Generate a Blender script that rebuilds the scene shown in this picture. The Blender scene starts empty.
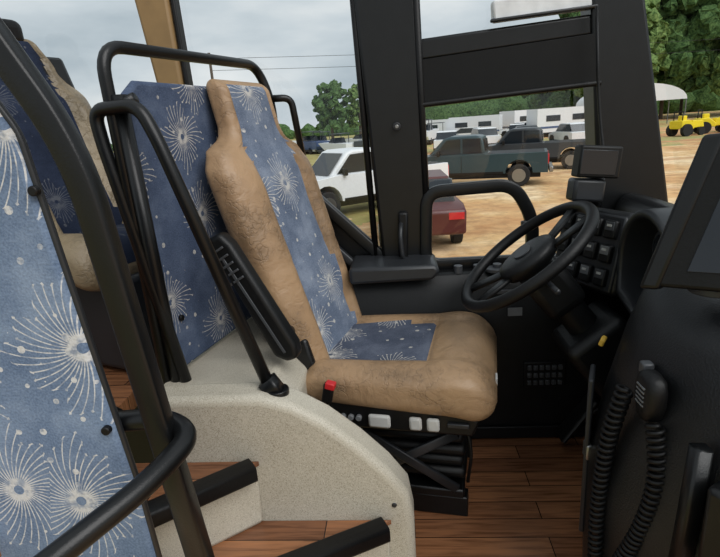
import bpy, bmesh, math, random
from mathutils import Matrix, Vector, Euler
random.seed(7)
D=bpy.data
SC=bpy.context.scene
def lin(c):
    return tuple(((v/255)/12.92 if v/255<=0.04045 else ((v/255+0.055)/1.055)**2.4) for v in c)+(1,)
# ---------------------------------------------------------------- materials
def newmat(name):
    m=D.materials.new(name); m.use_nodes=True
    nt=m.node_tree; b=nt.nodes['Principled BSDF']
    return m,nt,b
def N(nt,t,**k):
    n=nt.nodes.new(t)
    for a,v in k.items(): setattr(n,a,v)
    return n
def math_(nt,op,a,b=None,clamp=False):
    n=nt.nodes.new('ShaderNodeMath'); n.operation=op; n.use_clamp=clamp
    for i,v in enumerate((a,b)):
        if v is None: continue
        if isinstance(v,(int,float)): n.inputs[i].default_value=v
        else: nt.links.new(v,n.inputs[i])
    return n.outputs[0]
def mixc(nt,fac,a,b):
    n=nt.nodes.new('ShaderNodeMix'); n.data_type='RGBA'
    if isinstance(fac,(int,float)): n.inputs[0].default_value=fac
    else: nt.links.new(fac,n.inputs[0])
    for i,v in ((6,a),(7,b)):
        if isinstance(v,tuple): n.inputs[i].default_value=v
        else: nt.links.new(v,n.inputs[i])
    return n.outputs[2]
def ramp(nt,fac,stops):
    r=nt.nodes.new('ShaderNodeValToRGB'); nt.links.new(fac,r.inputs[0])
    e=r.color_ramp.elements
    while len(e)<len(stops): e.new(0.5)
    for i,(p,c) in enumerate(stops):
        e[i].position=p; e[i].color=c if len(c)==4 else tuple(c)+(1,)
    return r.outputs[0]
def simple(name,rgb,rough=0.5,metal=0.0,var=0.12,scale=20,bump=0.0,bscale=200,spec=0.5):
    m,nt,b=newmat(name)
    tc=N(nt,'ShaderNodeTexCoord'); no=N(nt,'ShaderNodeTexNoise'); no.inputs['Scale'].default_value=scale
    no.inputs['Detail'].default_value=4
    nt.links.new(tc.outputs['Object'],no.inputs['Vector'])
    c=lin(rgb); lo=tuple(v*(1-var) for v in c[:3])+(1,); hi=tuple(min(1,v*(1+var)) for v in c[:3])+(1,)
    nt.links.new(ramp(nt,no.outputs[0],[(0.3,lo),(0.7,hi)]),b.inputs['Base Color'])
    b.inputs['Roughness'].default_value=rough; b.inputs['Metallic'].default_value=metal
    b.inputs['Specular IOR Level'].default_value=spec
    if bump>0:
        n2=N(nt,'ShaderNodeTexNoise'); n2.inputs['Scale'].default_value=bscale; n2.inputs['Detail'].default_value=3
        nt.links.new(tc.outputs['Object'],n2.inputs['Vector'])
        bp=N(nt,'ShaderNodeBump'); bp.inputs['Strength'].default_value=bump; bp.inputs['Distance'].default_value=0.002
        nt.links.new(n2.outputs[0],bp.inputs['Height']); nt.links.new(bp.outputs[0],b.inputs['Normal'])
    return m
def fabric(name,ia,ib,base=(74,94,122),light=(128,148,172),cream=(214,208,196),scale=4.0,nray=34,off=(0,0),burstf=0.85,rad=.36):
    """blue upholstery woven with cream star-bursts and dots; ia, ib = object axes used"""
    m,nt,b=newmat(name); L=nt.links.new
    tc=N(nt,'ShaderNodeTexCoord'); sp=N(nt,'ShaderNodeSeparateXYZ'); L(tc.outputs['Object'],sp.inputs[0])
    cb=N(nt,'ShaderNodeCombineXYZ')
    L(math_(nt,'ADD',sp.outputs[ia],off[0]),cb.inputs[0]); L(math_(nt,'ADD',sp.outputs[ib],off[1]),cb.inputs[1])
    P=cb.outputs[0]
    n1=N(nt,'ShaderNodeTexNoise'); n1.inputs['Scale'].default_value=8; n1.inputs['Detail'].default_value=8; n1.inputs['Roughness'].default_value=.65; L(P,n1.inputs['Vector'])
    col=ramp(nt,n1.outputs[0],[(0.36,lin(base)),(0.5,lin(tuple((a+c)/2 for a,c in zip(base,light)))),(0.64,lin(light))])
    w=N(nt,'ShaderNodeTexNoise'); w.inputs['Scale'].default_value=240; w.inputs['Detail'].default_value=2; L(P,w.inputs['Vector'])
    v=N(nt,'ShaderNodeTexVoronoi'); v.voronoi_dimensions='2D'; v.inputs['Scale'].default_value=scale; v.inputs['Randomness'].default_value=0.75; L(P,v.inputs['Vector'])
    sub=N(nt,'ShaderNodeVectorMath',operation='SUBTRACT'); L(P,sub.inputs[0]); L(v.outputs['Position'],sub.inputs[1])
    s2=N(nt,'ShaderNodeSeparateXYZ'); L(sub.outputs[0],s2.inputs[0])
    ln=N(nt,'ShaderNodeVectorMath',operation='LENGTH'); L(sub.outputs[0],ln.inputs[0]); r=ln.outputs[1]
    th=math_(nt,'ARCTAN2',s2.outputs[1],s2.outputs[0])
    th=math_(nt,'ADD',th,math_(nt,'MULTIPLY',r,3.0))
    sn=math_(nt,'ABSOLUTE',math_(nt,'SINE',math_(nt,'MULTIPLY',th,nray/2)))
    wid=math_(nt,'MULTIPLY',sn,math_(nt,'MULTIPLY',r,2.0/nray))
    line=math_(nt,'LESS_THAN',wid,0.0011)
    snr=math_(nt,'SINE',math_(nt,'MULTIPLY',th,4.0))
    snr2=math_(nt,'SINE',math_(nt,'MULTIPLY',th,nray/4))
    rmax=math_(nt,'ADD',math_(nt,'ADD',rad/scale,math_(nt,'MULTIPLY',snr,0.06/scale)),math_(nt,'MULTIPLY',snr2,0.05/scale))
    ins=math_(nt,'LESS_THAN',r,rmax); out=math_(nt,'GREATER_THAN',r,0.035/scale)
    sc=N(nt,'ShaderNodeSeparateColor'); L(v.outputs['Color'],sc.inputs[0])
    act=math_(nt,'LESS_THAN',sc.outputs[0],burstf)
    burst=math_(nt,'MULTIPLY',math_(nt,'MULTIPLY',line,ins),math_(nt,'MULTIPLY',out,act))
    dd=math_(nt,'ABSOLUTE',math_(nt,'SUBTRACT',r,rmax))
    dot=math_(nt,'MULTIPLY',math_(nt,'LESS_THAN',math_(nt,'ADD',wid,dd),0.0034),act)
    v2=N(nt,'ShaderNodeTexVoronoi'); v2.voronoi_dimensions='2D'; v2.inputs['Scale'].default_value=24; L(P,v2.inputs['Vector'])
    s3=N(nt,'ShaderNodeSeparateColor'); L(v2.outputs['Color'],s3.inputs[0])
    d2=math_(nt,'LESS_THAN',v2.outputs['Distance'],math_(nt,'MULTIPLY',math_(nt,'SUBTRACT',s3.outputs[0],0.55),0.38))
    allm=math_(nt,'MAXIMUM',math_(nt,'MAXIMUM',burst,dot),d2,True)
    fade=N(nt,'ShaderNodeTexNoise'); fade.inputs['Scale'].default_value=60; L(P,fade.inputs['Vector'])
    allm=math_(nt,'MULTIPLY',allm,ramp(nt,fade.outputs[0],[(0.36,(.3,.3,.3)),(0.54,(1,1,1))]))
    col=mixc(nt,allm,col,lin(cream))
    col=mixc(nt,0.38,col,mixc(nt,w.outputs[0],lin(tuple(v*0.4 for v in base)),lin(tuple(min(255,v*1.35) for v in light))))
    L(col,b.inputs['Base Color']); b.inputs['Roughness'].default_value=0.9; b.inputs['Specular IOR Level'].default_value=0.15
    bp=N(nt,'ShaderNodeBump'); bp.inputs['Strength'].default_value=0.4; bp.inputs['Distance'].default_value=0.002
    L(w.outputs[0],bp.inputs['Height']); L(bp.outputs[0],b.inputs['Normal'])
    return m
def leather(name,rgb):
    m,nt,b=newmat(name); L=nt.links.new
    tc=N(nt,'ShaderNodeTexCoord'); n=N(nt,'ShaderNodeTexNoise'); n.inputs['Scale'].default_value=5; n.inputs['Detail'].default_value=9; n.inputs['Roughness'].default_value=.65; L(tc.outputs['Object'],n.inputs['Vector'])
    c=lin(rgb)
    base=ramp(nt,n.outputs[0],[(0.32,tuple(v*0.55 for v in c[:3])),(0.5,c),(0.68,tuple(min(1,v*1.2) for v in c[:3]))])
    wp=N(nt,'ShaderNodeTexNoise'); wp.inputs['Scale'].default_value=14; wp.inputs['Detail'].default_value=6; L(tc.outputs['Object'],wp.inputs['Vector'])
    ad=N(nt,'ShaderNodeMix',data_type='RGBA',blend_type='ADD'); ad.inputs[0].default_value=.25; L(tc.outputs['Object'],ad.inputs[6]); L(wp.outputs[1],ad.inputs[7])
    ve=N(nt,'ShaderNodeTexVoronoi',feature='DISTANCE_TO_EDGE'); ve.inputs['Scale'].default_value=16; L(ad.outputs[2],ve.inputs['Vector'])
    gate=ramp(nt,n.outputs[0],[(.42,(1,1,1)),(.54,(.05,.05,.05))])
    cr=math_(nt,'MULTIPLY',ramp(nt,ve.outputs[0],[(0.0,(1,1,1)),(0.06,(0,0,0))]),gate)
    L(mixc(nt,math_(nt,'MULTIPLY',cr,.26),base,tuple(v*.35 for v in c[:3])+(1,)),b.inputs['Base Color'])
    b.inputs['Roughness'].default_value=0.46
    v=N(nt,'ShaderNodeTexVoronoi'); v.inputs['Scale'].default_value=240; L(tc.outputs['Object'],v.inputs['Vector'])
    n2=N(nt,'ShaderNodeTexNoise'); n2.inputs['Scale'].default_value=15; n2.inputs['Detail'].default_value=6; n2.inputs['Distortion'].default_value=1.6; L(tc.outputs['Object'],n2.inputs['Vector'])
    bp=N(nt,'ShaderNodeBump'); bp.inputs['Strength'].default_value=0.2; bp.inputs['Distance'].default_value=0.001; L(v.outputs['Distance'],bp.inputs['Height'])
    b2=N(nt,'ShaderNodeBump'); b2.inputs['Strength'].default_value=0.5; b2.inputs['Distance'].default_value=0.01; L(math_(nt,'SUBTRACT',n2.outputs[0],math_(nt,'MULTIPLY',cr,.3)),b2.inputs['Height']); L(bp.outputs[0],b2.inputs['Normal'])
    L(b2.outputs[0],b.inputs['Normal'])
    return m
def woodfloor(name):
    m,nt,b=newmat(name); L=nt.links.new
    tc=N(nt,'ShaderNodeTexCoord')
    br=N(nt,'ShaderNodeTexBrick'); L(tc.outputs['Object'],br.inputs['Vector'])
    br.inputs['Scale'].default_value=1; br.inputs['Brick Width'].default_value=0.62; br.inputs['Row Height'].default_value=0.075
    br.inputs['Mortar Size'].default_value=0.0016; br.offset=0.37
    br.inputs['Color1'].default_value=lin((158,108,74)); br.inputs['Color2'].default_value=lin((118,78,54)); br.inputs['Mortar'].default_value=lin((44,26,18))
    mp=N(nt,'ShaderNodeMapping'); mp.inputs['Scale'].default_value=(2.5,30,1); L(tc.outputs['Object'],mp.inputs[0])
    n=N(nt,'ShaderNodeTexNoise'); n.inputs['Scale'].default_value=2.5; n.inputs['Detail'].default_value=8; n.inputs['Distortion'].default_value=0.6; L(mp.outputs[0],n.inputs['Vector'])
    g=ramp(nt,n.outputs[0],[(0.3,(.5,.46,.42)),(0.55,(1,1,1)),(0.75,(1.25,1.2,1.1))])
    mx=N(nt,'ShaderNodeMix',data_type='RGBA',blend_type='MULTIPLY'); mx.inputs[0].default_value=1; L(br.outputs[0],mx.inputs[6]); L(g,mx.inputs[7])
    L(mx.outputs[2],b.inputs['Base Color']); b.inputs['Roughness'].default_value=0.26
    return m
def speckle(name):
    m,nt,b=newmat(name); L=nt.links.new
    tc=N(nt,'ShaderNodeTexCoord'); n=N(nt,'ShaderNodeTexNoise'); n.inputs['Scale'].default_value=480; n.inputs['Detail'].default_value=2; L(tc.outputs['Object'],n.inputs['Vector'])
    n2=N(nt,'ShaderNodeTexNoise'); n2.inputs['Scale'].default_value=3; n2.inputs['Detail'].default_value=5; L(tc.outputs['Object'],n2.inputs['Vector'])
    c=ramp(nt,n.outputs[0],[(0.33,lin((122,114,100))),(0.43,lin((184,177,160))),(0.6,lin((194,188,172))),(0.7,lin((222,217,206)))])
    L(mixc(nt,0.3,c,ramp(nt,n2.outputs[0],[(0.3,lin((132,121,103))),(0.7,lin((204,198,184)))])),b.inputs['Base Color'])
    b.inputs['Roughness'].default_value=0.5
    return m
def glassm(name,tint=(0.96,0.98,0.98)):
    m=D.materials.new(name); m.use_nodes=True; nt=m.node_tree; nt.nodes.clear()
    o=N(nt,'ShaderNodeOutputMaterial'); t=N(nt,'ShaderNodeBsdfTransparent'); t.inputs[0].default_value=tint+(1,)
    g=N(nt,'ShaderNodeBsdfGlossy'); g.inputs['Roughness'].default_value=0.02
    no=N(nt,'ShaderNodeTexNoise'); no.inputs['Scale'].default_value=5
    mx=N(nt,'ShaderNodeMixShader')
    nt.links.new(math_(nt,'MULTIPLY',no.outputs[0],0.08),mx.inputs[0])
    nt.links.new(t.outputs[0],mx.inputs[1]); nt.links.new(g.outputs[0],mx.inputs[2]); nt.links.new(mx.outputs[0],o.inputs[0])
    return m
def groundm(name):
    m,nt,b=newmat(name); L=nt.links.new
    tc=N(nt,'ShaderNodeTexCoord')
    n=N(nt,'ShaderNodeTexNoise'); n.inputs['Scale'].default_value=0.30; n.inputs['Detail'].default_value=9; n.inputs['Roughness'].default_value=.6; L(tc.outputs['Object'],n.inputs['Vector'])
    f=N(nt,'ShaderNodeTexNoise'); f.inputs['Scale'].default_value=3; f.inputs['Detail'].default_value=8; f.inputs['Roughness'].default_value=.7; L(tc.outputs['Object'],f.inputs['Vector'])
    mp=N(nt,'ShaderNodeMapping'); mp.inputs['Scale'].default_value=(.12,.9,1); mp.inputs['Rotation'].default_value=(0,0,.25); L(tc.outputs['Object'],mp.inputs[0])
    tk=N(nt,'ShaderNodeTexNoise'); tk.inputs['Scale'].default_value=1.0; tk.inputs['Detail'].default_value=5; L(mp.outputs[0],tk.inputs['Vector'])
    dirt=ramp(nt,n.outputs[0],[(0.38,lin((196,144,94))),(0.5,lin((222,182,128))),(0.62,lin((242,216,174)))])
    dirt=mixc(nt,ramp(nt,tk.outputs[0],[(.50,(0,0,0)),(.62,(.5,.5,.5))]),dirt,lin((178,122,80)))
    dirt=mixc(nt,ramp(nt,f.outputs[0],[(.45,(0,0,0)),(.68,(.6,.6,.6))]),dirt,lin((146,106,72)))
    grass=ramp(nt,f.outputs[0],[(0.35,lin((96,106,46))),(0.6,lin((160,160,90)))])
    sp=N(nt,'ShaderNodeSeparateXYZ'); L(tc.outputs['Object'],sp.inputs[0])
    e=math_(nt,'ADD',sp.outputs[0],math_(nt,'MULTIPLY',n.outputs[0],9.0))
    e=math_(nt,'ADD',e,math_(nt,'MULTIPLY',sp.outputs[1],0.03))
    g=math_(nt,'LESS_THAN',e,3.8)
    g2=math_(nt,'MULTIPLY',math_(nt,'GREATER_THAN',sp.outputs[1],34),math_(nt,'GREATER_THAN',n.outputs[0],0.5))
    g=math_(nt,'MULTIPLY',math_(nt,'MAXIMUM',g,g2),math_(nt,'ADD',0.4,math_(nt,'MULTIPLY',f.outputs[0],0.7)),True)
    L(mixc(nt,g,dirt,grass),b.inputs['Base Color']); b.inputs['Roughness'].default_value=0.95
    return m
def leafm(name,a=(44,70,30),c=(110,140,66)):
    m,nt,b=newmat(name); L=nt.links.new
    tc=N(nt,'ShaderNodeTexCoord'); n=N(nt,'ShaderNodeTexNoise'); n.inputs['Scale'].default_value=2.4; n.inputs['Detail'].default_value=9; n.inputs['Roughness'].default_value=.8; L(tc.outputs['Object'],n.inputs['Vector'])
    L(ramp(nt,n.outputs[0],[(0.4,lin(a)),(0.6,lin(c))]),b.inputs['Base Color']); b.inputs['Roughness'].default_value=0.95
    b.inputs['Specular IOR Level'].default_value=.1
    return m
M={}
M['black']=simple('black_powdercoat',(14,15,16),0.34,var=.2,bump=.15,bscale=300,spec=.4)
M['plastic']=simple('black_plastic',(12,13,14),0.42,var=.25,bump=.3,bscale=420,spec=.35)
M['vinyl']=simple('black_vinyl_dash',(17,18,20),0.38,var=.2,bump=.5,bscale=260,spec=.45)
M['rubber']=simple('black_rubber',(9,9,10),0.5,var=.2,bump=.3,bscale=150,spec=.35)
M['shade']=simple('black_shade_cloth',(13,14,15),0.6,var=.15,bump=.2,bscale=500,spec=.25)
M['dark']=simple('dark_grey_plastic',(36,38,41),0.42,var=.1)
M['dark2']=simple('mid_grey_plastic',(66,68,71),0.4,var=.1)
M['grey']=simple('grey_plastic',(105,107,109),0.5,var=.1)
M['lgrey']=simple('light_grey_knob',(182,182,178),0.45,var=.06)
M['chrome']=simple('brushed_steel',(150,150,148),0.3,metal=.9,var=.05)
M['red']=simple('red_plastic',(196,38,42),0.4,var=.05)
M['yellow']=simple('yellow_paint',(240,214,30),0.45,var=.05)
M['yell_label']=simple('yellow_label',(205,165,60),0.6,var=.05)
M['tan']=leather('tan_leather',(156,127,96))
M['tan2']=leather('tan_leather_rear',(140,124,98))
M['tanplastic']=simple('tan_trim_plastic',(140,112,72),0.55,var=.1)
M['wood']=woodfloor('red_brown_plank')
M['speck']=speckle('speckled_fibreglass')
M['glass']=glassm('clear_glass')
M['fabpanel']=fabric('star_fabric_panel',0,2,base=(68,88,118),light=(128,145,168),cream=(232,228,218),scale=3.6,nray=44,rad=.42,off=(.06,.08),burstf=.95)
M['fabguard']=fabric('star_fabric_guard',0,2,base=(42,54,78),light=(90,102,124),scale=4.6,off=(.05,.02))
M['fabseat']=fabric('star_fabric_backrest',1,2,base=(54,68,92),light=(128,138,154),scale=4.6,off=(.02,.1))
M['fabcush']=fabric('star_fabric_cushion',0,1,base=(40,48,64),light=(94,100,114),scale=5.2,off=(.1,.02))
M['fabdark']=fabric('dark_blue_fabric',1,2,base=(22,28,42),light=(42,50,68),cream=(96,98,102),scale=6)
M['screen']=simple('screen_glass',(30,35,42),0.12,var=.2,scale=3)
M['ground']=groundm('dirt_yard')
M['leaf']=leafm('tree_leaves',(44,70,34),(130,154,94)); M['leaf2']=leafm('tree_leaves_dark',(34,56,32),(98,126,76))
M['bark']=simple('bark',(84,70,56),0.9)
M['white']=simple('white_paint',(226,228,230),0.35,var=.04)
M['teal']=simple('dark_teal_paint',(44,66,72),0.3,var=.06)
M['char']=simple('charcoal_paint',(58,62,66),0.3,var=.06)
M['maroon']=simple('maroon_paint',(80,32,36),0.35,var=.06)
M['carglass']=simple('tinted_car_glass',(30,36,42),0.1,var=.1)
M['tyre']=simple('tyre',(26,26,27),0.8)
M['bluep']=simple('blue_paint',(60,80,120),0.4)
M['canvas']=simple('white_canvas',(222,224,226),0.7)
# ---------------------------------------------------------------- mesh helpers
def mkobj(name,verts,faces,mats,parent=None,smooth=False,fm=None,bevel=0,seg=3,sub=0):
    me=D.meshes.new(name); me.from_pydata([tuple(v) for v in verts],[],faces)
    if not isinstance(mats,(list,tuple)): mats=[mats]
    for m in mats: me.materials.append(M[m] if isinstance(m,str) else m)
    if fm:
        for p,i in zip(me.polygons,fm): p.material_index=i
    bm=bmesh.new(); bm.from_mesh(me); bmesh.ops.recalc_face_normals(bm,faces=bm.faces); bm.to_mesh(me); bm.free()
    for p in me.polygons: p.use_smooth=smooth
    o=D.objects.new(name,me); SC.collection.objects.link(o)
    if parent: o.parent=parent
    if bevel:
        b=o.modifiers.new('bevel','BEVEL'); b.width=bevel; b.segments=seg; b.limit_method='ANGLE'; b.angle_limit=math.radians(35); b.harden_normals=False
        for p in me.polygons: p.use_smooth=True
        try: me.set_sharp_from_angle(angle=math.radians(35))
        except Exception: pass
    return o
def empty(name,loc=(0,0,0),rot=(0,0,0)):
    e=D.objects.new(name,None); SC.collection.objects.link(e); e.location=loc; e.rotation_euler=rot; e.empty_display_size=.1
    return e
def box(name,c,s,mat,parent=None,rot=None,bevel=0.004,seg=2):
    x,y,z=[v/2 for v in s]
    vs=[Vector((i*x,j*y,k*z)) for i in(-1,1) for j in(-1,1) for k in(-1,1)]
    if rot is not None:
        Rm=rot if isinstance(rot,Matrix) else Euler([math.radians(a) for a in rot]).to_matrix()
        vs=[Rm@v for v in vs]
    vs=[v+Vector(c) for v in vs]
    fs=[(0,1,3,2),(4,6,7,5),(0,4,5,1),(2,3,7,6),(0,2,6,4),(1,5,7,3)]
    return mkobj(name,vs,fs,mat,parent,bevel=bevel,seg=seg)
def prism(name,poly,axis,a,b,mat,parent=None,bevel=0.004,seg=2):
    """poly of 2D points; axis Y: (x,z), axis Z: (x,y), axis X: (y,z)"""
    def m(p,t):
        return {'Y':(p[0],t,p[1]),'Z':(p[0],p[1],t),'X':(t,p[0],p[1])}[axis]
    n=len(poly); vs=[m(p,a) for p in poly]+[m(p,b) for p in poly]
    fs=[tuple(range(n)),tuple(range(n,2*n))]+[(i,(i+1)%n,n+(i+1)%n,n+i) for i in range(n)]
    return mkobj(name,vs,fs,mat,parent,bevel=bevel,seg=seg)
def fillet(pts,r,n=7,closed=False):
    pts=[Vector(p) for p in pts]; out=[]
    N_=len(pts)
    for i,p in enumerate(pts):
        if not closed and i in(0,N_-1): out.append(p); continue
        a=pts[i-1]; b=pts[(i+1)%N_]
        da=(a-p); db=(b-p); rr=min(r,da.length*.49,db.length*.49)
        s=p+da.normalized()*rr; e=p+db.normalized()*rr
        for k in range(n+1):
            t=k/n; out.append(s*(1-t)**2+p*2*t*(1-t)+e*t*t)
    return out
def tube(name,pts,r,mat,parent=None,closed=False,seg=14,flat=None,fr=None,up=None):
    if fr: pts=fillet(pts,fr,closed=closed)
    pts=[Vector(p) for p in pts]; n=len(pts)
    T=[]
    for i in range(n):
        a=pts[(i-1)%n] if (closed or i>0) else pts[i]; b=pts[(i+1)%n] if (closed or i<n-1) else pts[i]
        T.append((b-a).normalized())
    u=Vector(up) if up else (Vector((0,0,1)) if abs(T[0].z)<.9 else Vector((1,0,0)))
    vs=[];fs=[]
    for i in range(n):
        if up: u=Vector(up)
        u=(u-T[i]*u.dot(T[i])).normalized(); w=T[i].cross(u)
        rr=r[i] if isinstance(r,(list,tuple)) else r
        for k in range(seg):
            an=2*math.pi*(k+.5)/seg; c,s=math.cos(an),math.sin(an)
            if flat:
                pw=.35; c=math.copysign(abs(c)**pw,c); s=math.copysign(abs(s)**pw,s)
                vs.append(pts[i]+w*c*flat[0]/2+u*s*flat[1]/2)
            else: vs.append(pts[i]+w*c*rr+u*s*rr)
    m=n if closed else n-1
    for i in range(m):
        for k in range(seg):
            j=(i+1)%n
            fs.append((i*seg+k,i*seg+(k+1)%seg,j*seg+(k+1)%seg,j*seg+k))
    if not closed:
        fs.append(tuple(range(seg))); fs.append(tuple((n-1)*seg+k for k in range(seg)))
    return mkobj(name,vs,fs,mat,parent,smooth=True)
def cyl(name,a,b,r,mat,parent=None,seg=24,r2=None,bevel=0.002):
    a=Vector(a);b=Vector(b); t=(b-a).normalized(); u=t.orthogonal().normalized(); w=t.cross(u)
    r2=r if r2 is None else r2; vs=[]
    for p,q in((a,r),(b,r2)):
        for k in range(seg):
            an=2*math.pi*k/seg; vs.append(p+u*math.cos(an)*q+w*math.sin(an)*q)
    fs=[tuple(range(seg)),tuple(range(seg,2*seg))]+[(k,(k+1)%seg,seg+(k+1)%seg,seg+k) for k in range(seg)]
    return mkobj(name,vs,fs,mat,parent,bevel=bevel,seg=2)
def loft(name,rings,mats,parent=None,fmfun=None,smooth=True):
    n=len(rings[0]); vs=[v for r in rings for v in r]; fs=[];fm=[]
    for i in range(len(rings)-1):
        for k in range(n):
            f=(i*n+k,i*n+(k+1)%n,(i+1)*n+(k+1)%n,(i+1)*n+k); fs.append(f)
            fm.append(fmfun(None,i,k) if fmfun else 0)
    fs.append(tuple(range(n))); fm.append(0); fs.append(tuple((len(rings)-1)*n+k for k in range(n))); fm.append(0)
    return mkobj(name,vs,fs,mats,parent,smooth=smooth,fm=fm)
def spow(v,p): return math.copysign(abs(v)**p,v)
def interp(tab,t):
    if t<=tab[0][0]: return tab[0][1]
    for (a,va),(b,vb) in zip(tab,tab[1:]):
        if t<=b:
            k=(t-a)/(b-a); k=k*k*(3-2*k); return va+(vb-va)*k
    return tab[-1][1]
# ---------------------------------------------------------------- room shell
box('floor',(0.62,1.12,-0.03),(1.3,1.64,0.06),'wood',bevel=0)
wl=empty('wall_left')
prism('lower_wall',[(-3.6,-.4),(1.25,-.4),(1.15,.665),(-.07,.665),(-.37,1.0),(-3.6,1.0)],'Y',1.95,2.02,'plastic',wl)
prism('pillar_b',[(-.07,.6),(.10,.6),(.075,1.9),(-.14,1.9)],'Y',1.90,2.02,'black',wl,bevel=.012)
prism('pillar_a',[(.735,.5),(1.02,.5),(.73,1.9),(.605,1.9)],'Y',1.90,2.02,'black',wl,bevel=.012)
prism('window_header',[(.05,1.385),(.655,1.425),(.65,1.49),(.05,1.455)],'Y',1.912,2.0,'black',wl,bevel=.01,seg=3)
prism('roof_rail',[(-3.6,1.9),(-3.6,2.05),(.8,2.05),(.8,1.9)],'Y',1.88,2.02,'black',wl)
tr=empty('trim_1')
tube('frame_slant',[(-1.9,1.935,1.015),(-.385,1.935,1.015),(-.075,1.935,.70),(.0,1.935,.665)],.03,'black',tr,flat=(.04,.045),fr=.05)
tube('frame_slant_step',[(-.42,1.90,.93),(-.12,1.90,.62),(.12,1.90,.60)],.03,'dark',tr,flat=(.03,.03),fr=.05)
tube('frame_b_left',[(-.10,1.925,.68),(-.135,1.925,1.9)],.012,'rubber',tr)
tube('frame_b_right',[(.10,1.905,.68),(.075,1.905,1.9)],.012,'rubber',tr)
tp=empty('trim_2')
prism('window_post',[(-.80,.98),(-.74,.98),(-.76,1.9),(-.90,1.9)],'Y',1.91,1.98,'tanplastic',tp,bevel=.012)
prism('window_post_seal',[(-.735,.98),(-.72,.98),(-.74,1.9),(-.755,1.9)],'Y',1.92,1.97,'rubber',tp)
for nm,pl in (('window_1',[(-.37,1.0),(-.07,.68),(-.13,1.9),(-.74,1.9),(-.72,1.0)]),('window_2',[(.10,.67),(.735,.67),(.64,1.9),(.075,1.9)]),('window_3',[(-3.5,1.0),(-.80,1.0),(-.9,1.9),(-3.5,1.9)])):
    mkobj(nm,[(x,1.975,z) for x,z in pl],[tuple(range(len(pl)))],'glass')
mkobj('window_4',[(1.05,1.95,.62),(1.36,-.6,.62),(1.06,-.6,1.9),(.78,1.95,1.9)],[(0,1,2,3)],'glass')
pf=empty('floor_passenger')
box('planks',(-2.2,1.05,.47),(2.8,1.78,.05),'wood',pf,bevel=0)
iw=empty('sliding_window_frame')
tube('frame',[(.085,1.905,.672),(.095,1.905,.945),(.405,1.905,.955),(.475,1.905,.83),(.475,1.905,.672)],.02,'black',iw,closed=True,flat=(.045,.032),fr=.06,up=(0,1,0))
box('mid_rail',(.30,1.925,.672),(.84,.04,.02),'black',iw)
box('latch',(.44,1.885,.80),(.02,.02,.05),'dark',iw)
sh=empty('roller_shade')
prism('shade_fabric',[(.085,1.245),(.685,1.275),(.68,1.43),(.08,1.39)],'Y',1.902,1.908,'shade',sh,bevel=.001)
cyl('shade_bottom_bar',(.085,1.902,1.245),(.685,1.902,1.275),.009,'rubber',sh)
ou=empty('overhead_roller_unit')
box('housing',(.49,1.93,1.53),(.32,.05,.065),'canvas',ou,rot=(0,-3,0),bevel=.008)
box('strip',(.49,1.90,1.50),(.34,.02,.010),'dark',ou,rot=(0,-3,0))
ph=empty('pillar_window_latch')
box('plate',(.005,1.885,.78),(.035,.02,.20),'rubber',ph,rot=(0,2,0),bevel=.008)
tube('lever',[(.0,1.88,.84),(-.005,1.85,.80),(.0,1.845,.72),(.01,1.875,.70)],.008,'dark',ph,fr=.02)
cyl('lock',(-.0,1.90,1.18),(-.0,1.875,1.18),.014,'dark',ph)
cyl('lock_key',(-.0,1.876,1.18),(-.0,1.868,1.18),.007,'chrome',ph)
# side console below driver's window
sd=empty('side_console')
prism('heater_panel',[(1.78,0),(1.945,0),(1.945,.655),(1.84,.655),(1.80,.60),(1.78,.45)],'X',-.28,.95,'plastic',sd,bevel=.01)
prism('armrest_ledge',[(-.19,.655),(.10,.66),(.13,.69),(.11,.715),(-.19,.715)],'Y',1.74,1.94,'dark',sd,bevel=.012)
box('grille',(.50,1.775,.27),(.15,.012,.10),'rubber',sd,bevel=.003)
for i in range(6):
    for j in range(3):
        box('socket_%d_%d'%(i,j),(.445+.022*i,1.767,.24+.03*j),(.015,.01,.018),'dark2',sd,bevel=.002)
for i in range(3): cyl('knob_%d'%i,(.20+.07*i,1.85,.65),(.20+.07*i,1.85,.68),.016,'dark2',sd)
cyl('cup_ring',(.33,1.84,.655),(.33,1.84,.668),.035,'dark2',sd)
box('small_label',(.39,1.773,.52),(.05,.004,.03),'grey',sd,bevel=0)
prism('seam_rail',[(.30,.585),(.62,.585),(.62,.60),(.30,.60)],'Y',1.782,1.79,'dark2',sd,bevel=.002)
box('kick_strip',(.4,1.772,.03),(1.0,.012,.05),'rubber',sd)
# fibreglass step shell
ss=empty('step_shell')
prof=[(-.66,0),(-.66,.57),(-.37,.57),(-.29,.545),(-.21,.495),(-.13,.425),(-.06,.35),(-.012,.28),(.0,.20),(.0,-.2),(-.2,-.2)]
prism('shell_side',prof,'Y',1.12,1.22,'speck',ss,bevel=.022,seg=5)
prism('shell_deck',[(-.66,0),(-.66,.565),(-.36,.565),(-.30,.50),(-.30,0)],'Y',1.2,1.93,'speck',ss,bevel=.012,seg=3)
cyl('shell_screw',(-.05,1.121,.25),(-.05,1.117,.25),.007,'dark',ss,seg=12)
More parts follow.
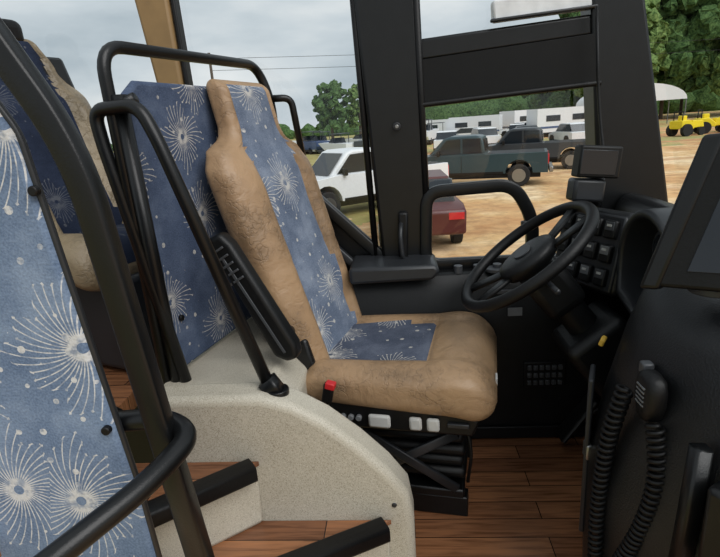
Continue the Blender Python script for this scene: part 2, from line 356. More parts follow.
# stairs
st=empty('stairs')
def step(i,poly,z0,z1,n0,n1):
    prism('step_riser_%d'%i,poly,'Z',z0,z1-.012,'speck',st,bevel=.015,seg=3)
    prism('step_tread_%d'%i,poly,'Z',z1-.014,z1,'wood',st,bevel=.001)
    a=Vector(n0+(z1-.008,)); b=Vector(n1+(z1-.008,))
    tube('step_nosing_%d'%i,[a,b],.02,'rubber',st,flat=(.055,.045),up=(0,0,1))
step(1,[(-.06,1.118),(-.75,.76),(-1.0,.5),(-1.0,1.118)],-.4,.205,(-.075,1.095),(-.75,.74))
step(2,[(-.39,1.118),(-.85,.76),(-1.1,.6),(-1.1,1.118)],.20,.39,(-.40,1.095),(-.85,.74))
step(3,[(-.79,1.118),(-.80,1.20),(-1.2,1.2),(-1.3,.7),(-1.1,.7)],.38,.50,(-.78,1.19),(-.98,.86))
# ---------------------------------------------------------------- guard panel with rails behind the driver
gd=empty('driver_guard_panel')
ang=math.atan2(.60,.14)
def gpt(s,z,off=0):
    return Vector((-.64,1.26,z))+Vector((math.cos(ang),math.sin(ang),0))*(.6*s)+Vector((math.sin(ang),-math.cos(ang),0))*off
pan=prism('fabric_panel',[(0,.575),(.60,.575),(.61,1.30),(.56,1.335),(.04,1.335),(-.01,1.30)],'Y',-.012,.012,'fabguard',gd,bevel=.012,seg=4)
pan.rotation_euler=(0,0,ang); pan.location=(-.64,1.26,0)
tube('top_rail',[(-.655,1.24,.50),(-.665,1.24,1.41),(-.465,1.86,1.41),(-.43,1.88,1.30),(-.43,1.90,.56)],.015,'black',gd,fr=.07)
tube('front_post',[(-.60,1.235,.56),(-.70,1.235,1.20),(-.705,1.235,1.27),(-.58,1.20,1.275),(-.545,1.19,1.20),(-.345,1.175,.54)],.016,'black',gd,fr=.06)
tube('diagonal_foot',[(-.36,1.175,.59),(-.335,1.175,.55)],.024,'black',gd,flat=(.045,.045))
cyl('foot_plate',(-.335,1.175,.548),(-.335,1.175,.565),.03,'black',gd)
tube('back_post',[(-.625,1.24,.55),(-.64,1.24,1.3)],.018,'black',gd)
tube('cross_brace',[(-.66,1.24,1.27),(-.60,1.235,1.29)],.014,'black',gd)
for z in(.72,1.22): cyl('screw_%d'%int(z*100),gpt(.08,z,.0),gpt(.08,z,.020),.009,'rubber',gd)
cyl('screw_far',gpt(.9,1.27,.0),gpt(.9,1.27,.022),.010,'rubber',gd)
tube('far_bracket',[(-.42,1.86,1.30),(-.36,1.88,1.30),(-.34,1.89,1.10)],.012,'black',gd,fr=.03)
# ---------------------------------------------------------------- driver seat
ds=empty('driver_seat',(0.0,1.565,0.0),(0,0,math.radians(-10)))
def backrest(name,parent,mats,z0=.50,H=.84,x0=-.235,lean=.27,wt=None,blue=.125,th=.055,bol=.045,hb=.76,neck=.79,pw=.42):
    wt=wt or [(0,.19),(.06,.225),(.3,.25),(.55,.268),(.70,.270),(.765,.245),(.815,.160),(.85,.148),(1,.145)]
    rings=[];nr=90;ns=88
    def S(i):
        t=i/nr; return .5-.5*math.cos(math.pi*t)*(.7+.3*abs(math.cos(math.pi*t)))
    ts=[min(1,max(0,S(i))) for i in range(nr+1)]
    def bw(t,w): return min(blue,w*hb) if t>neck-.12 else blue
    for i in range(nr+1):
        t=ts[i]; w=interp(wt,t)
        e=math.sqrt(max(0.0,1-(max(0,.05-t)/.05)**2)); e2=math.sqrt(max(0.0,1-(max(0,t-.965)/.035)**2))
        w=w*(.90+.10*e2); ee=max(.12,min(e,e2))
        tt=th*ee*(1-.35*interp([(neck-.10,0),(neck+.05,1)],t))
        z=z0+H*t; xc=x0-lean*t*(1+.10*math.sin(math.pi*t))
        ring=[]
        bb=bw(t,w)
        for k in range(ns):
            u=2*math.pi*k/ns; c=spow(math.cos(u),pw); s=spow(math.sin(u),.55)
            y=w*c; x=tt*s
            if s>0:
                q=abs(y)
                bolz=bol*(1-.8*interp([(neck-.14,0),(neck,1)],t))
                f=min(1,max(0,(q-bb)/(w-bb+1e-4)))
                x+=bolz*math.sin(f**.6*math.pi)*ee
                x-=.009*math.exp(-((q-bb)/.006)**2)*ee
                x+=.014*math.sin(t*math.pi)*math.exp(-(y/.1)**2)
                for sm in(.40,.78): x-=.005*math.exp(-((t-sm)/.007)**2)
            ring.append((xc+x,y,z-.12*x))
        rings.append(ring)
    def fmf(c,i,k):
        t=(ts[i]+ts[i+1])/2; u=2*math.pi*(k+.5)/ns
        w=interp(wt,t); bb=bw(t,w)
        return 1 if (math.sin(u)>.02 and abs(w*spow(math.cos(u),pw))<bb and .02<t<.985) else 0
    return loft(name,rings,mats,parent,fmf)
def cushion(name,parent,mats,x0=-.27,x1=.29,z=.50,w0=.225,w1=.255,blue=.14,xb=.10,th=.055,thb=None,bol=.028,sink=0):
    thb=thb or th
    rings=[];nr=64;ns=80
    for i in range(nr+1):
        t=i/nr; x=x0+(x1-x0)*t; w=w0+(w1-w0)*min(1,t*1.5)
        e=math.sqrt(max(.01,1-(max(0,.08-t)/.08)**2))*math.sqrt(max(.01,1-(max(0,t-.86)/.14)**2))
        w*=.80+.20*math.sqrt(max(0,1-(max(0,t-.82)/.18)**2))
        ring=[]
        for k in range(ns):
            u=2*math.pi*k/ns; c=spow(math.cos(u),.42); s=spow(math.sin(u),.55)
            y=w*c; q=abs(y); top=s>0
            zz=z+ (th*s*e if top else (thb+.035*t)*s*e)
            if top:
                zz+=bol*math.sin(min(1,max(0,(q-blue)/(w-blue+1e-4)))**.7*math.pi)*e
                if x<xb:
                    zz-=.010*math.exp(-((q-blue)/.006)**2)
                    if q<blue: zz-=sink*math.sin(min(1,max(0,t/.6))*math.pi)
                if q<blue: zz-=.010*math.exp(-((x-xb)/.006)**2)
                if x>xb: zz+=.010*math.sin(min(1,(x-xb)/(x1-xb))*math.pi)
            zz+=.015*t -.035*max(0,(t-.72)/.28)**2
            ring.append((x,y,zz))
        rings.append(ring)
    def fmf(c,i,k):
        u=2*math.pi*(k+.5)/ns; x=x0+(x1-x0)*(i+.5)/nr; w=w0+(w1-w0)*min(1,(i+.5)/nr*1.5)
        return 1 if(math.sin(u)>.02 and abs(w*spow(math.cos(u),.42))<blue and x<xb) else 0
    return loft(name,rings,mats,parent,fmf)
bk=backrest('backrest',ds,['tan','fabseat'],bol=.024,th=.060,blue=.14,x0=-.245,lean=.235,z0=.465,H=.885)
bk.rotation_euler=(0,0,math.radians(-5)); bk.location=(-.025,0,0)
cushion('seat_cushion',ds,['tan','fabcush'],th=.05,thb=.07,z=.462,w0=.25,w1=.275,bol=.012,sink=.008,blue=.155,xb=.085,x0=-.28,x1=.285)
box('seat_pan',(0,0,.395),(.46,.42,.04),'plastic',ds,bevel=.015)
prism('side_shield',[(-.26,.335),(.22,.335),(.24,.385),(.18,.41),(-.26,.425)],'Y',-.245,-.215,'plastic',ds,bevel=.008)
box('recliner_bracket',(-.28,-.19,.48),(.08,.03,.22),'black',ds,rot=(0,-14,0),bevel=.01)
box('recliner_bracket_far',(-.28,.19,.48),(.08,.03,.22),'black',ds,rot=(0,-14,0),bevel=.01)
for i,x in enumerate((-.045,.06,.11)): box('control_button_%d'%i,(x,-.252,.370),(.065 if i==0 else .036,.015,.042),'lgrey',ds,bevel=.008)
for i in range(3): cyl('air_switch_%d'%i,(-.155+.024*i,-.245,.375),(-.155+.024*i,-.258,.375),.009,'grey',ds)
for i in range(2): box('side_rocker_%d'%i,(-.21+.02*i,-.25,.38),(.014,.012,.02),'dark2',ds,bevel=.003)
box('front_lever',(.18,-.25,.372),(.06,.012,.014),'dark',ds,bevel=.003)
box('seat_tag',(.283,-.12,.455),(.006,.04,.022),'lgrey',ds,bevel=.001)
box('upper_frame',(-.01,0,.335),(.42,.38,.04),'black',ds,bevel=.008)
for i in range(5):
    z=.305-.04*i; box('bellows_%d'%i,(.03,0,z),(.33-.012*(i%2),.33-.012*(i%2),.036),'rubber',ds,bevel=.014)
tube('scissor_arm_1',[(-.14,-.18,.11),(.17,-.18,.30)],.01,'dark',ds,flat=(.014,.03))
tube('scissor_arm_2',[(.17,-.185,.11),(-.14,-.185,.30)],.01,'dark',ds,flat=(.014,.03))
tube('air_hose',[(.19,-.15,.33),(.215,-.17,.24),(.20,-.16,.12)],.005,'rubber',ds,fr=.05)
box('base_plate',(.0,0,.085),(.38,.36,.03),'black',ds,bevel=.006)
for s in(-.15,.15): box('slide_rail%+d'%(1 if s>0 else -1),(0,s,.035),(.40,.05,.07),'black',ds,bevel=.004)
arm=[(-.47,.93),(-.425,.95),(-.395,.92),(-.245,.64),(-.24,.60),(-.275,.585),(-.31,.60)]
prism('armrest',arm,'Y',-.340,-.290,'plastic',ds,bevel=.014,seg=4)
prism('armrest_seam',[(-.425,.88),(-.418,.884),(-.272,.618),(-.279,.615)],'Y',-.343,-.335,'dark2',ds,bevel=.001)
for i in range(5): box('armrest_grip_%d'%i,(-.43+.012*i,-.343,.905-.02*i),(.035,.006,.006),'dark2',ds,rot=(0,-30,0),bevel=.001)
cyl('armrest_pivot',(-.30,-.295,.64),(-.32,-.19,.62),.022,'black',ds)
tube('buckle_stalk',[(-.19,-.285,.42),(-.185,-.29,.475)],.01,'rubber',ds,flat=(.02,.012))
box('seatbelt_buckle',(-.18,-.292,.475),(.03,.02,.06),'rubber',ds,rot=(0,12,0),bevel=.005)
box('buckle_button',(-.17,-.294,.50),(.028,.024,.02),'red',ds,rot=(0,12,0),bevel=.003)
# ---------------------------------------------------------------- passenger seats
def pseat(loc,rz=0,x1=.29,lean=.30,H=.72):
    e=empty('passenger_seat',loc,(0,0,math.radians(rz)))
    backrest('backrest',e,['tan2','fabdark'],z0=.38,H=H,x0=-.20,lean=lean,wt=[(0,.20),(.3,.23),(.7,.235),(.85,.17),(1,.13)],blue=.12,bol=.055)
    cushion('seat_cushion',e,['tan2','fabdark'],z=.36,xb=.28,x1=x1)
    box('back_shell',(-.33,0,.72),(.03,.42,.60),'plastic',e,rot=(0,-20,0),bevel=.02)
    box('headrest_cap',(-.21-lean,0,.39+H),(.09,.20,.09),'rubber',e,bevel=.03,seg=4)
    box('pedestal',(-.03,0,.16),(.30,.34,.30),'dark',e,bevel=.02)
    for s in(-1,1):
        tube('armrest_%d'%s,[(-.27,.26*s,.60),(x1-.16,.26*s,.58)],.022,'plastic',e)
    return e
pseat((-.88,1.60,.495),-22,x1=.10,lean=.26,H=.68); pseat((-1.75,1.60,.495)); pseat((-1.75,1.04,.495))
# ---------------------------------------------------------------- foreground guard panel
fg=empty('entry_guard_panel')
prism('fabric_panel',[(-1.05,.30),(-.485,.30),(-.50,.60),(-.565,1.22),(-.60,1.29),(-.68,1.33),(-1.05,1.33)],'Y',.76,.785,'fabpanel',fg,bevel=.01,seg=3)
tube('panel_edge_trim',[(-.485,.772,.30),(-.500,.772,.60),(-.563,.772,1.22),(-.60,.772,1.29),(-.68,.772,1.33),(-1.05,.772,1.33)],.006,'dark',fg,fr=.02)
tube('grab_pole',[(-.385,.76,.25),(-.435,.76,.78),(-.475,.76,1.19),(-.60,.76,1.43),(-.84,.76,1.60)],.023,'black',fg,flat=(.042,.036),fr=.09,up=(0,1,0))
tube('hand_loop',[(-.62,.79,.71),(-.44,.80,.715),(-.375,.76,.705),(-.41,.66,.685),(-.63,.33,.62)],.019,'black',fg,fr=.06)
for (x,z) in((-.55,1.135),(-.525,.72)):
    cyl('screw_%d'%int(z*100),(x,.762,z),(x,.75,z),.008,'rubber',fg)
# ---------------------------------------------------------------- steering wheel + column
sw=empty('steering_wheel',(.368,1.55,.785),(0,math.radians(-38),0))
cirp=[(math.cos(2*math.pi*i/72)*.22,math.sin(2*math.pi*i/72)*.22,0) for i in range(72)]
tube('rim',cirp,.0175,'rubber',sw,closed=True,seg=16)
for i,a in enumerate((20,160,200,340)):
    ar=math.radians(a); c,s=math.cos(ar),math.sin(ar)
    tube('spoke_%d'%i,[(c*.05,s*.05,-.02),(c*.13,s*.13,-.012),(c*.21,s*.21,-.002)],.012,'plastic',sw,flat=(.036,.014))
hub=[]
for z,r in((-.05,.05),(-.035,.075),(-.01,.085),(.004,.08),(.012,.06),(.013,.02)):
    hub.append([(math.cos(2*math.pi*k/40)*r*1.15,math.sin(2*math.pi*k/40)*r,z) for k in range(40)])
loft('hub_pad',hub,'plastic',sw)
cyl('horn_ring',(0,0,.012),(0,0,.017),.03,'dark',sw,seg=32)
cyl('column_tube',(0,0,-.04),(0,0,-.50),.04,'plastic',sw,r2=.055)
box('column_shroud',(0,0,-.13),(.13,.13,.16),'plastic',sw,bevel=.03,seg=4)
box('column_base_cover',(0,0,-.40),(.20,.20,.22),'plastic',sw,bevel=.03,seg=4)
tube('stalk',[(0,-.05,-.09),(.0,-.19,-.07)],.008,'dark',sw)
tube('stalk_far',[(0,.05,-.09),(.0,.20,-.07)],.008,'dark',sw)
pd=empty('pedals')
for i,y in enumerate((1.40,1.70)):
    box('pedal_%d'%i,(.60,y,.13),(.02,.08,.20),'rubber',pd,rot=(0,35,0),bevel=.01)
    tube('pedal_arm_%d'%i,[(.60,y,.13),(.74,y,.20)],.012,'dark',pd)
# ---------------------------------------------------------------- dashboard
da=empty('dashboard')
prism('instrument_body',[(.80,0),(.88,.35),(.80,.55),(.745,.63),(.755,.87),(.785,.905),(.86,.89),(.99,.80),(1.0,.62),(1.0,0)],'Y',1.14,1.90,'vinyl',da,bevel=.02,seg=4)
Rs=(Euler((0,0,math.radians(26))).to_matrix()@Euler((0,math.radians(12),0)).to_matrix())
pc=Vector((.598,1.675,.765))
box('switch_pod',pc+Rs@Vector((.075,0,0)),(.16,.27,.26),'vinyl',da,rot=Rs,bevel=.025,seg=3)
box('switch_panel',pc+Rs@Vector((-.008,0,0)),(.012,.25,.235),'dark',da,rot=Rs,bevel=.006)
for r in range(3):
    for c in range(4):
        p=pc+Rs@Vector((-.020,-.088+.0587*c,-.074+.074*r))
        box('rocker_%d_%d'%(r,c),p,(.022,.042,.056),'rubber',da,rot=Rs,bevel=.006)
        box('rocker_cap_%d_%d'%(r,c),p+Rs@Vector((-.011,0,.010)),(.004,.032,.026),'grey' if (r+c)%2 else 'dark2',da,rot=Rs,bevel=.001)
        box('rocker_mark_%d_%d'%(r,c),p+Rs@Vector((-.014,0,.012)),(.002,.016,.007),'lgrey',da,rot=Rs,bevel=0)
hp=[]
for i in range(25):
    a=math.radians(-10+ (200)*i/24); hp.append((.715,1.405+.150*math.cos(a),.765+.155*math.sin(a)))
tube('binnacle_hood',hp+[(.715,1.25,.66),(.715,1.40,.62),(.715,1.55,.66)],.01,'dark',da,closed=True,flat=(.026,.15),up=(1,0,0))
box('gauge_plate',(.74,1.405,.76),(.02,.28,.26),'rubber',da,rot=(0,5,0),bevel=.01)
for i,(y,z,r) in enumerate(((1.35,.81,.05),(1.46,.81,.05),(1.41,.71,.03),(1.33,.71,.025),(1.48,.71,.025))):
    cyl('gauge_%d'%i,(.735,y,z),(.715,y,z),r,'dark2',da); cyl('gauge_face_%d'%i,(.716,y,z),(.712,y,z),r*.82,'screen',da)
foot=[(.80,1.30),(.62,1.28),(.50,1.21),(.445,1.10),(.44,.98),(.47,.86),(.54,.74),(.66,.62),(.85,.55),(1.1,.55),(1.12,.9),(1.05,1.30)]
foot=[(p.x,p.y) for p in fillet([(a,b,0) for a,b in foot],.06,n=3,closed=True)]
rings=[]
for z,dx,sc in((-.02,-.02,1),(.2,-.03,1),(.40,-.03,1),(.56,-.005,1),(.68,.03,1),(.76,.055,.99),(.805,.08,.96),(.83,.115,.90),(.845,.15,.75),(.85,.15,.4)):
    cx,cy=.8,.95
    rings.append([((x-cx)*sc+cx+dx*max(0,(1.1-x)/.6),(y-cy)*sc+cy,z - .10*max(0,(x-.75))+(.05*max(0,(y-1.0)/.3) if z>.6 else 0)) for x,y in foot])
loft('wrap_console',rings,'vinyl',da)
box('side_access_panel',(.428,1.13,.40),(.012,.09,.42),'dark',da,rot=(0,0,-22),bevel=.004)
box('console_latch',(.418,1.10,.42),(.015,.03,.04),'chrome',da,bevel=.004)
box('warning_label',(.470,1.19,.66),(.012,.03,.02),'yell_label',da,rot=(0,20,-30))
# radio mic with coiled cords
rm=empty('cb_radio_microphone')
body=[]
for z,w,d in((.615,.018,.014),(.625,.028,.019),(.65,.035,.022),(.68,.036,.022),(.70,.032,.019),(.710,.018,.012)):
    body.append([(.462+spow(math.cos(2*math.pi*k/28),.7)*d,.925+spow(math.sin(2*math.pi*k/28),.7)*w,z) for k in range(28)])
loft('mic_body',body,'rubber',rm)
for i in range(5): box('mic_slot_%d'%i,(.441,.922,.65+.009*i),(.004,.030,.003),'grey',rm,bevel=0)
box('mic_clip',(.47,.968,.70),(.022,.022,.025),'dark2',rm,bevel=.004)
def coil(name,path,R,turns,r):
    P=fillet(path,.1,n=10); L=[0]
    for a,b in zip(P,P[1:]): L.append(L[-1]+(b-a).length)
    out=[];n=turns*12
    for i in range(n+1):
        s=L[-1]*i/n; j=max(k for k in range(len(L)) if L[k]<=s+1e-9); j=min(j,len(P)-2)
        q=(s-L[j])/max(1e-9,L[j+1]-L[j]); p=P[j].lerp(P[j+1],q); t=(P[j+1]-P[j]).normalized()
        u=t.cross(Vector((1,.2,0))).normalized(); w=t.cross(u); a=2*math.pi*i/12
        out.append(p+u*math.cos(a)*R+w*math.sin(a)*R)
    return tube(name,out,r,'rubber',rm,seg=6)
coil('coiled_cord_1',[(.432,.965,.66),(.410,.975,.54),(.400,.98,.36),(.405,.97,.16)],.014,34,.0045)
coil('coiled_cord_2',[(.46,.895,.62),(.463,.865,.52),(.445,.87,.40),(.42,.90,.28),(.405,.95,.16)],.014,36,.0045)
br=empty('console_bracket')
tube('bracket_tube',[(.485,.79,.64),(.48,.79,.50),(.47,.79,.30)],.014,'black',br,flat=(.03,.03))
box('bracket_block',(.51,.74,.50),(.06,.05,.20),'black',br,rot=(0,0,35),bevel=.01)
cyl('bracket_bolt',(.44,.88,.42),(.455,.885,.42),.010,'chrome',br)
# tablet on arm
tb=empty('tablet_monitor')
o=Vector((.466,1.0,.86)); upv=Vector((.085,.0,.275)); rv=Vector((.17,-.16,.02))
nv=rv.cross(upv).normalized()
def quadslab(name,o,rv,upv,nv,t,mat,bev=.008):
    vs=[o,o+rv,o+rv+upv,o+upv]; vs=vs+[v-nv*t for v in vs]
    return mkobj(name,vs,[(0,1,2,3),(4,5,6,7),(0,1,5,4),(1,2,6,5),(2,3,7,6),(3,0,4,7)],mat,tb,bevel=bev)
if nv.y>0: nv=-nv
quadslab('tablet_case',o,rv,upv,nv,.028,'rubber')
quadslab('tablet_screen',o+rv*.26+upv*.12+nv*.003,rv*.62,upv*.76,nv,.006,'screen',.001)
quadslab('tablet_bumper',o-rv*.04-upv*.02+nv*.004,rv*.16,upv*1.04,nv,.034,'black')
ar=empty('tablet_mount')
tube('arm',[(.575,.965,.955),(.58,.975,.90),(.585,.975,.86)],.012,'rubber',ar)
cyl('mount_disc',(.575,.965,.855),(.575,.965,.869),.042,'dark',ar,seg=32)
for i in range(6):
    a=i*math.pi/3; cyl('mount_screw_%d'%i,(.575+.031*math.cos(a),.965+.031*math.sin(a),.867),(.575+.031*math.cos(a),.965+.031*math.sin(a),.873),.005,'chrome',ar,seg=10)
gm=empty('backup_camera_monitor')
box('screen_case',(.60,1.66,1.04),(.13,.05,.095),'rubber',gm,rot=(0,6,8),bevel=.006)
box('screen_face',(.597,1.633,1.04),(.11,.005,.072),'screen',gm,rot=(0,6,8),bevel=.001)
box('lower_unit',(.575,1.67,.955),(.10,.06,.07),'dark',gm,rot=(0,6,8),bevel=.01)
tube('stand',[(.60,1.68,1.0),(.62,1.70,.90)],.014,'rubber',gm)
tube('cable',[(.64,1.85,1.5),(.66,1.84,1.2),(.68,1.80,1.0),(.64,1.72,.93)],.005,'rubber',gm,fr=.1)
# ---------------------------------------------------------------- exterior
G=-1.4
mkobj('ground',[(-260,2.6,G),(260,2.6,G),(260,320,G),(-260,320,G)],[(0,1,2,3)],'ground')
mkobj('ground_near',[(-260,-60,G-.01),(260,-60,G-.01),(260,2.6,G-.01),(-260,2.6,G-.01)],[(0,1,2,3)],'ground')
def arc(cx,cz,r,n=9): return [(cx+r*math.cos(math.pi*(1-i/n)),cz+r*math.sin(math.pi*(1-i/n))) for i in range(n+1)]
def pickup(loc,rot,paint):
    e=empty('pickup_truck',loc,(0,0,math.radians(rot)))
    low=[(-2.75,.48)]+arc(-1.75,.48,.48)+arc(1.75,.48,.48)+[(2.75,.48),(2.82,.75),(2.75,1.08),(1.35,1.22),(-.55,1.22),(-.55,1.20),(-2.72,1.20)]
    prism('body',low,'Y',-.92,.92,paint,e,bevel=.05,seg=2)
    cab=[(-.55,1.15),(-.45,1.82),(-.2,1.88),(.75,1.88),(.95,1.82),(1.55,1.18)]
    prism('cab',cab,'Y',-.78,.78,paint,e,bevel=.06,seg=2)
    for s in(-1,1):
        y=s*.785
        prism('side_glass_front%+d'%s,[(.35,1.25),(.35,1.78),(.85,1.76),(1.32,1.25)],'Y',y-.012,y+.012,'carglass',e,bevel=0)
        prism('side_glass_rear%+d'%s,[(-.42,1.25),(-.36,1.76),(.27,1.78),(.27,1.25)],'Y',y-.012,y+.012,'carglass',e,bevel=0)
        box('door_seam%+d'%s,(.31,s*.922,.85),(.02,.006,.6),'rubber',e,bevel=0)
        box('rocker_trim%+d'%s,(0,s*.925,.52),(2.4,.02,.08),'rubber',e,bevel=0)
        for x in(-1.75,1.75):
            cyl('wheel_%s%+d'%('r' if x<0 else 'f',s),(x,s*.72,.40),(x,s*.94,.40),.40,'tyre',e,seg=28,bevel=.03)
            cyl('rim_%s%+d'%('r' if x<0 else 'f',s),(x,s*.93,.40),(x,s*.95,.40),.24,'chrome',e,seg=20)
        box('taillight%+d'%s,(-2.74,s*.84,.95),(.06,.12,.34),'red',e,bevel=.01)
        box('headlight%+d'%s,(2.76,s*.74,.90),(.08,.28,.2),'lgrey',e,bevel=.02)
        box('mirror%+d'%s,(1.15,s*.95,1.3),(.1,.2,.2),'rubber',e,bevel=.02)
    box('bed_cavity',(-1.62,0,1.19),(2.0,1.55,.04),'rubber',e,bevel=.01)
    box('rear_glass',(-.52,0,1.52),(.03,1.25,.42),'carglass',e,rot=(0,8,0),bevel=0)
    mkobj('windshield',[(1.57,-.68,1.22),(1.57,.68,1.22),(1.0,.62,1.80),(1.0,-.62,1.80)],[(0,1,2,3)],'carglass',e)
    box('rear_bumper',(-2.85,0,.58),(.14,1.8,.2),'chrome',e,bevel=.03)
    box('front_bumper',(2.84,0,.58),(.14,1.84,.24),'chrome',e,bevel=.03)
    box('grille',(2.80,0,.92),(.05,1.1,.26),'rubber',e)
    box('chassis',(0,0,.42),(5.0,1.3,.25),'rubber',e)
    return e
pickup((2.85,20.8,G),166,'teal')
pickup((6.2,25.6,G),164,'char')
pickup((-1.15,16.4,G),216,'white')
def car(name,loc,rot,paint):
    e=empty(name,loc,(0,0,math.radians(rot)))
    low=[(-2.2,.35)]+arc(-1.35,.35,.36)+arc(1.35,.35,.36)+[(2.2,.35),(2.25,.6),(2.1,.82),(1.2,.92),(-1.9,.95),(-2.25,.85)]
    prism('body',low,'Y',-.86,.86,paint,e,bevel=.06)
    prism('cabin',[(-1.75,.9),(-1.2,1.36),(.35,1.38),(1.15,.9)],'Y',-.72,.72,'carglass',e,bevel=.06)
    prism('roof',[(-1.15,1.34),(-1.1,1.40),(.3,1.42),(.4,1.36)],'Y',-.66,.66,paint,e,bevel=.02)
    for s in(-1,1):
        for x in(-1.35,1.35):
            cyl('wheel_%d%+d'%(x>0,s),(x,s*.66,.32),(x,s*.88,.32),.32,'tyre',e,bevel=.03)
            cyl('rim_%d%+d'%(x>0,s),(x,s*.87,.32),(x,s*.89,.32),.19,'chrome',e,seg=16)
        box('taillight%+d'%s,(-2.22,s*.66,.74),(.06,.3,.14),'red',e)
    return e
car('car',(.35,12.4,G),92,'maroon')
def mass(name,items):
    bm=bmesh.new(); me=D.meshes.new(name); mats=['white','carglass','tyre','char','bluep','canvas','maroon']
    for m in mats: me.materials.append(M[m])
    def addpr(poly,y0,y1,mi,mat4):
        n=len(poly); vs=[bm.verts.new(mat4@Vector((x,y0,z))) for x,z in poly]+[bm.verts.new(mat4@Vector((x,y1,z))) for x,z in poly]
        fs=[bm.faces.new(vs[:n]),bm.faces.new(vs[n:])]+[bm.faces.new((vs[i],vs[(i+1)%n],vs[n+(i+1)%n],vs[n+i])) for i in range(n)]
        for f in fs: f.material_index=mi
    for kind,x,y,r,c,s in items:
        m4=Matrix.Translation((x,y,G))@Matrix.Rotation(math.radians(r),4,'Z')@Matrix.Scale(s,4)
        if kind=='boat':
            hull=[(-3,.9),(-2.7,.55),(1.6,.55),(3.2,1.5),(2.6,1.55),(-3,1.4)]
            addpr(hull,-1,1,c,m4); addpr([(-.6,1.4),(-.3,2.1),(.5,2.05),(1.2,1.5)],-.7,.7,1,m4)
            addpr([(-1.4,2.5),(-1.4,2.6),(.6,2.6),(.6,2.5)],-.8,.8,3,m4)
            for px in(-1.2,.4): addpr([(px,1.4),(px+.07,1.4),(px+.07,2.55),(px,2.55)],-.75,-.68,3,m4)
            addpr([(-2.8,.3),(-2.8,.5),(3.6,.5),(3.6,.3)],-.8,.8,3,m4)
        elif kind=='rv':
            addpr([(-3.4,.5),(-3.4,2.9),(3.0,2.9),(3.4,2.2),(3.4,.5)],-1.15,1.15,c,m4)
            addpr([(-2.4,1.6),(-2.4,2.2),(-.8,2.2),(-.8,1.6)],-1.18,1.18,1,m4); addpr([(.6,1.6),(.6,2.2),(2.2,2.2),(2.2,1.6)],-1.18,1.18,1,m4)
            addpr([(-3.4,.9),(-3.4,1.1),(3.4,1.1),(3.4,.9)],-1.17,1.17,4,m4)
        else:
            addpr([(-2.3,.4),(-2.3,.95),(-1.8,1.0),(1.2,.98),(2.2,.8),(2.3,.4)],-.9,.9,c,m4)
            addpr([(-1.9,.98),(-1.5,1.5),(.4,1.52),(1.2,.97)],-.75,.75,1,m4)
            addpr([(-1.5,1.49),(-1.4,1.56),(.3,1.57),(.4,1.50)],-.72,.72,c,m4)
        for wx in(-1.4,1.4):
            addpr([(wx+.38*math.cos(a*math.pi/5),.38+.38*math.sin(a*math.pi/5)) for a in range(10)],-1.0,1.0,2,m4)
    bmesh.ops.recalc_face_normals(bm,faces=bm.faces); bm.to_mesh(me); bm.free()
    o=D.objects.new(name,me); SC.collection.objects.link(o); return o
R=random
its=[(R.choice(['boat','rv','boat','rv','car']),2.5+i*1.6+R.uniform(-.4,.4),57+(i%3)*5+R.uniform(-2,2),R.choice([75,95,40,15,160]),R.choice([0,0,5,0,0,3]),R.uniform(.8,1.0)) for i in range(11)]
mass('parked_boats_and_campers',its)
its=[(R.choice(['boat','boat','boat','car']),-24+i*1.35+R.uniform(-.6,.6),50+R.uniform(-4,6),R.choice([30,60,75,100,130]),R.choice([0,5,3,0,4,0]),R.uniform(.7,.9)) for i in range(17)]
mass('parked_boats',its)
its=[('car',4+i*3.0,43+R.uniform(-2,2),R.choice([80,95,20]),R.choice([0,3,5,0]),1) for i in range(5)]
mass('parked_cars',its)
def tree(name,x,y,h,r,mat,nb=46):
    bm=bmesh.new(); rnd=random.Random(int(x*13+y*7))
    bmesh.ops.create_cone(bm,segments=10,radius1=.3,radius2=.15,depth=h*.6,cap_ends=True,matrix=Matrix.Translation((x,y,G+h*.3)))
    for f in bm.faces: f.material_index=1
    for i in range(nb):
        zz=rnd.uniform(.22,.95); rr=r*math.sqrt(max(.05,1-((zz-.55)/.5)**2))
        a=rnd.uniform(0,6.28); d=rr*math.sqrt(rnd.random())*.9
        s=rnd.uniform(.10,.20)*r
        res=bmesh.ops.create_icosphere(bm,subdivisions=2,radius=s,matrix=Matrix.Translation((x+d*math.cos(a),y+d*math.sin(a),G+h*zz)))
        for v in res['verts']:
            v.co+=Vector((rnd.uniform(-1,1),rnd.uniform(-1,1),rnd.uniform(-1,1)))*s*.42
    me=D.meshes.new(name); bm.to_mesh(me); bm.free(); me.materials.append(M[mat]); me.materials.append(M['bark'])
    o=D.objects.new(name,me); SC.collection.objects.link(o)
for x,y,h,r,m in((-11.5,96,10.0,3.4,'leaf2'),(-6.6,98,9.6,2.8,'leaf'),(-4.5,100,7,2.6,'leaf2'),
    (33,86,18,7,'leaf'),(42,90,21,8,'leaf2'),(51,86,18,7,'leaf'),(60,92,22,8,'leaf2'),(70,88,20,8,'leaf'),(28,98,13,6,'leaf2'),(80,94,20,8,'leaf'),(37,106,23,8,'leaf2'),(54,108,25,9,'leaf2')):
    tree('tree',x,y,h,r,m,nb=210 if x>0 else 110)
bm=bmesh.new()
for i in range(200):
    x=-130+i*1.7+random.uniform(-.6,.6); s=random.uniform(1.2,2.4)+(2.4 if x>6 else 0)
    res=bmesh.ops.create_icosphere(bm,subdivisions=2,radius=s,matrix=Matrix.Translation((x,130+random.uniform(-3,3),G+s*.6)))
    for v in res['verts']: v.co+=Vector((random.uniform(-1,1),0,random.uniform(-1,1)))*s*.2
me=D.meshes.new('distant_treeline'); bm.to_mesh(me); bm.free(); me.materials.append(M['leaf2']); o=D.objects.new('distant_treeline',me); SC.collection.objects.link(o)
sh2=empty('arched_canopy_shelter',(28.6,66,G))
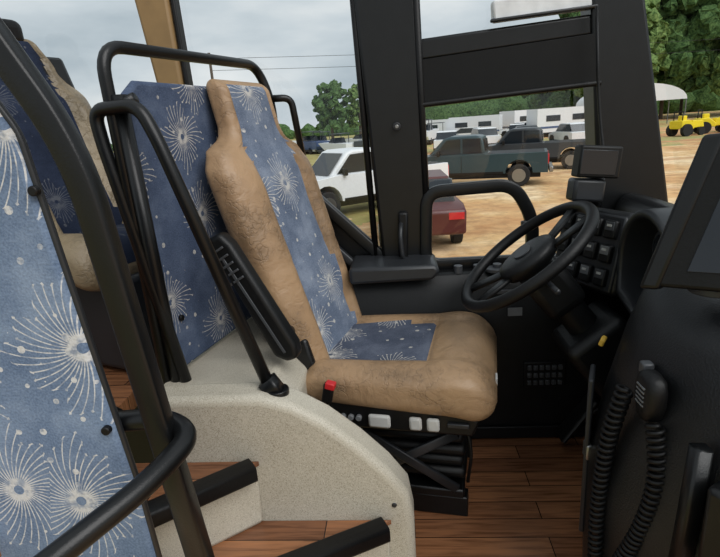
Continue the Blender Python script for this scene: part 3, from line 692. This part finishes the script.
vs=[];fs=[]
for i in range(15):
    a=math.pi*i/14
    for t in(0,1): vs.append((5.0*math.cos(a),t*8,2.8+2.0*math.sin(a)))
for i in range(14): fs.append((2*i,2*i+2,2*i+3,2*i+1))
mkobj('canopy',vs,fs,'canvas',sh2,smooth=True)
mkobj('gable_front',vs,[tuple(2*i for i in range(15))],'canvas',sh2)
mkobj('gable_back',vs,[tuple(2*i+1 for i in range(15))],'canvas',sh2)
for x in(-4.9,4.9):
    for y in(0,4,8): cyl('post_%d_%d'%(x>0,y),(x,y,0),(x,y,2.8),.06,'grey',sh2,seg=8,bevel=0)
box('stored_goods',(0,4,.8),(6.5,2,1.6),'char',sh2,bevel=.1)
def tractor(loc,rot):
    e=empty('yellow_tractor',loc,(0,0,math.radians(rot)))
    prism('hood',[(.2,.55),(.2,1.15),(1.2,1.08),(1.35,.6)],'Y',-.4,.4,'yellow',e,bevel=.05)
    prism('fender_deck',[(-1.0,.55),(-1.0,1.15),(-.3,1.2),(.2,.8),(.2,.5)],'Y',-.6,.6,'yellow',e,bevel=.05)
    box('seat',(-.4,0,1.3),(.45,.45,.4),'yellow',e,bevel=.05)
    for s in(-1,1):
        cyl('rear_wheel%+d'%s,(-.6,s*.5,.45),(-.6,s*.8,.45),.45,'tyre',e); cyl('front_wheel%+d'%s,(.95,s*.4,.3),(.95,s*.62,.3),.3,'tyre',e)
        tube('rollbar%+d'%s,[(-.8,s*.4,1.0),(-.8,s*.4,1.8)],.04,'rubber',e)
    box('rollbar_top',(-.8,0,1.8),(.08,.88,.08),'rubber',e)
for x,y,r in((22.0,43,20),(24.6,44.5,-10),(27.2,46,30)): tractor((x,y,G),r)
up_=empty('utility_pole')
cyl('pole',(-20,60,G),(-20,60,G+11),.15,'bark',up_,seg=10); box('crossarm',(-20,60,G+10.3),(2.4,.12,.12),'bark',up_)
for k,z in enumerate((10.4,9.2)):
    pts=[(-20+ 2.6*i*2,60+.8*i,G+z-1.2*math.sin(math.pi*min(1,i/22))) for i in range(0,23)]
    tube('wire_%d'%k,pts,.022,'rubber',up_,seg=5)
# ---------------------------------------------------------------- lighting
w=D.worlds.new('overcast_sky'); SC.world=w; w.use_nodes=True; nt=w.node_tree; bg=nt.nodes['Background']
tc=N(nt,'ShaderNodeTexCoord'); mp=N(nt,'ShaderNodeMapping'); mp.inputs['Scale'].default_value=(1,1,3.2); nt.links.new(tc.outputs['Generated'],mp.inputs[0])
no=N(nt,'ShaderNodeTexNoise'); no.inputs['Scale'].default_value=2.6; no.inputs['Detail'].default_value=7; no.inputs['Roughness'].default_value=.5; nt.links.new(mp.outputs[0],no.inputs['Vector'])
cl=ramp(nt,no.outputs[0],[(0.34,lin((176,189,198))),(0.5,lin((206,215,221))),(0.66,lin((236,239,240)))])
nt.links.new(cl,bg.inputs[0]); bg.inputs[1].default_value=.97
sd_=D.lights.new('overcast_sun','SUN'); sd_.energy=2.1; sd_.angle=math.radians(45); sd_.color=(1,.985,.97)
so=D.objects.new('sun',sd_); SC.collection.objects.link(so)
dv=Vector((-.50,.50,-.70)); so.rotation_euler=dv.to_track_quat('-Z','Y').to_euler()
# ---------------------------------------------------------------- camera
cd=D.cameras.new('camera'); cam=D.objects.new('camera',cd); SC.collection.objects.link(cam); SC.camera=cam
cd.sensor_width=36; cd.lens=26; cd.clip_start=.02; cd.clip_end=800
Rm=(Matrix.Rotation(math.radians(5),3,'Z')@Matrix.Rotation(math.radians(90-16.6),3,'X')@Matrix.Rotation(math.radians(-4),3,'Z'))
cam.matrix_world=Matrix.Translation((0,0,1.2))@Rm.to_4x4()
SC.view_settings.view_transform='Standard'
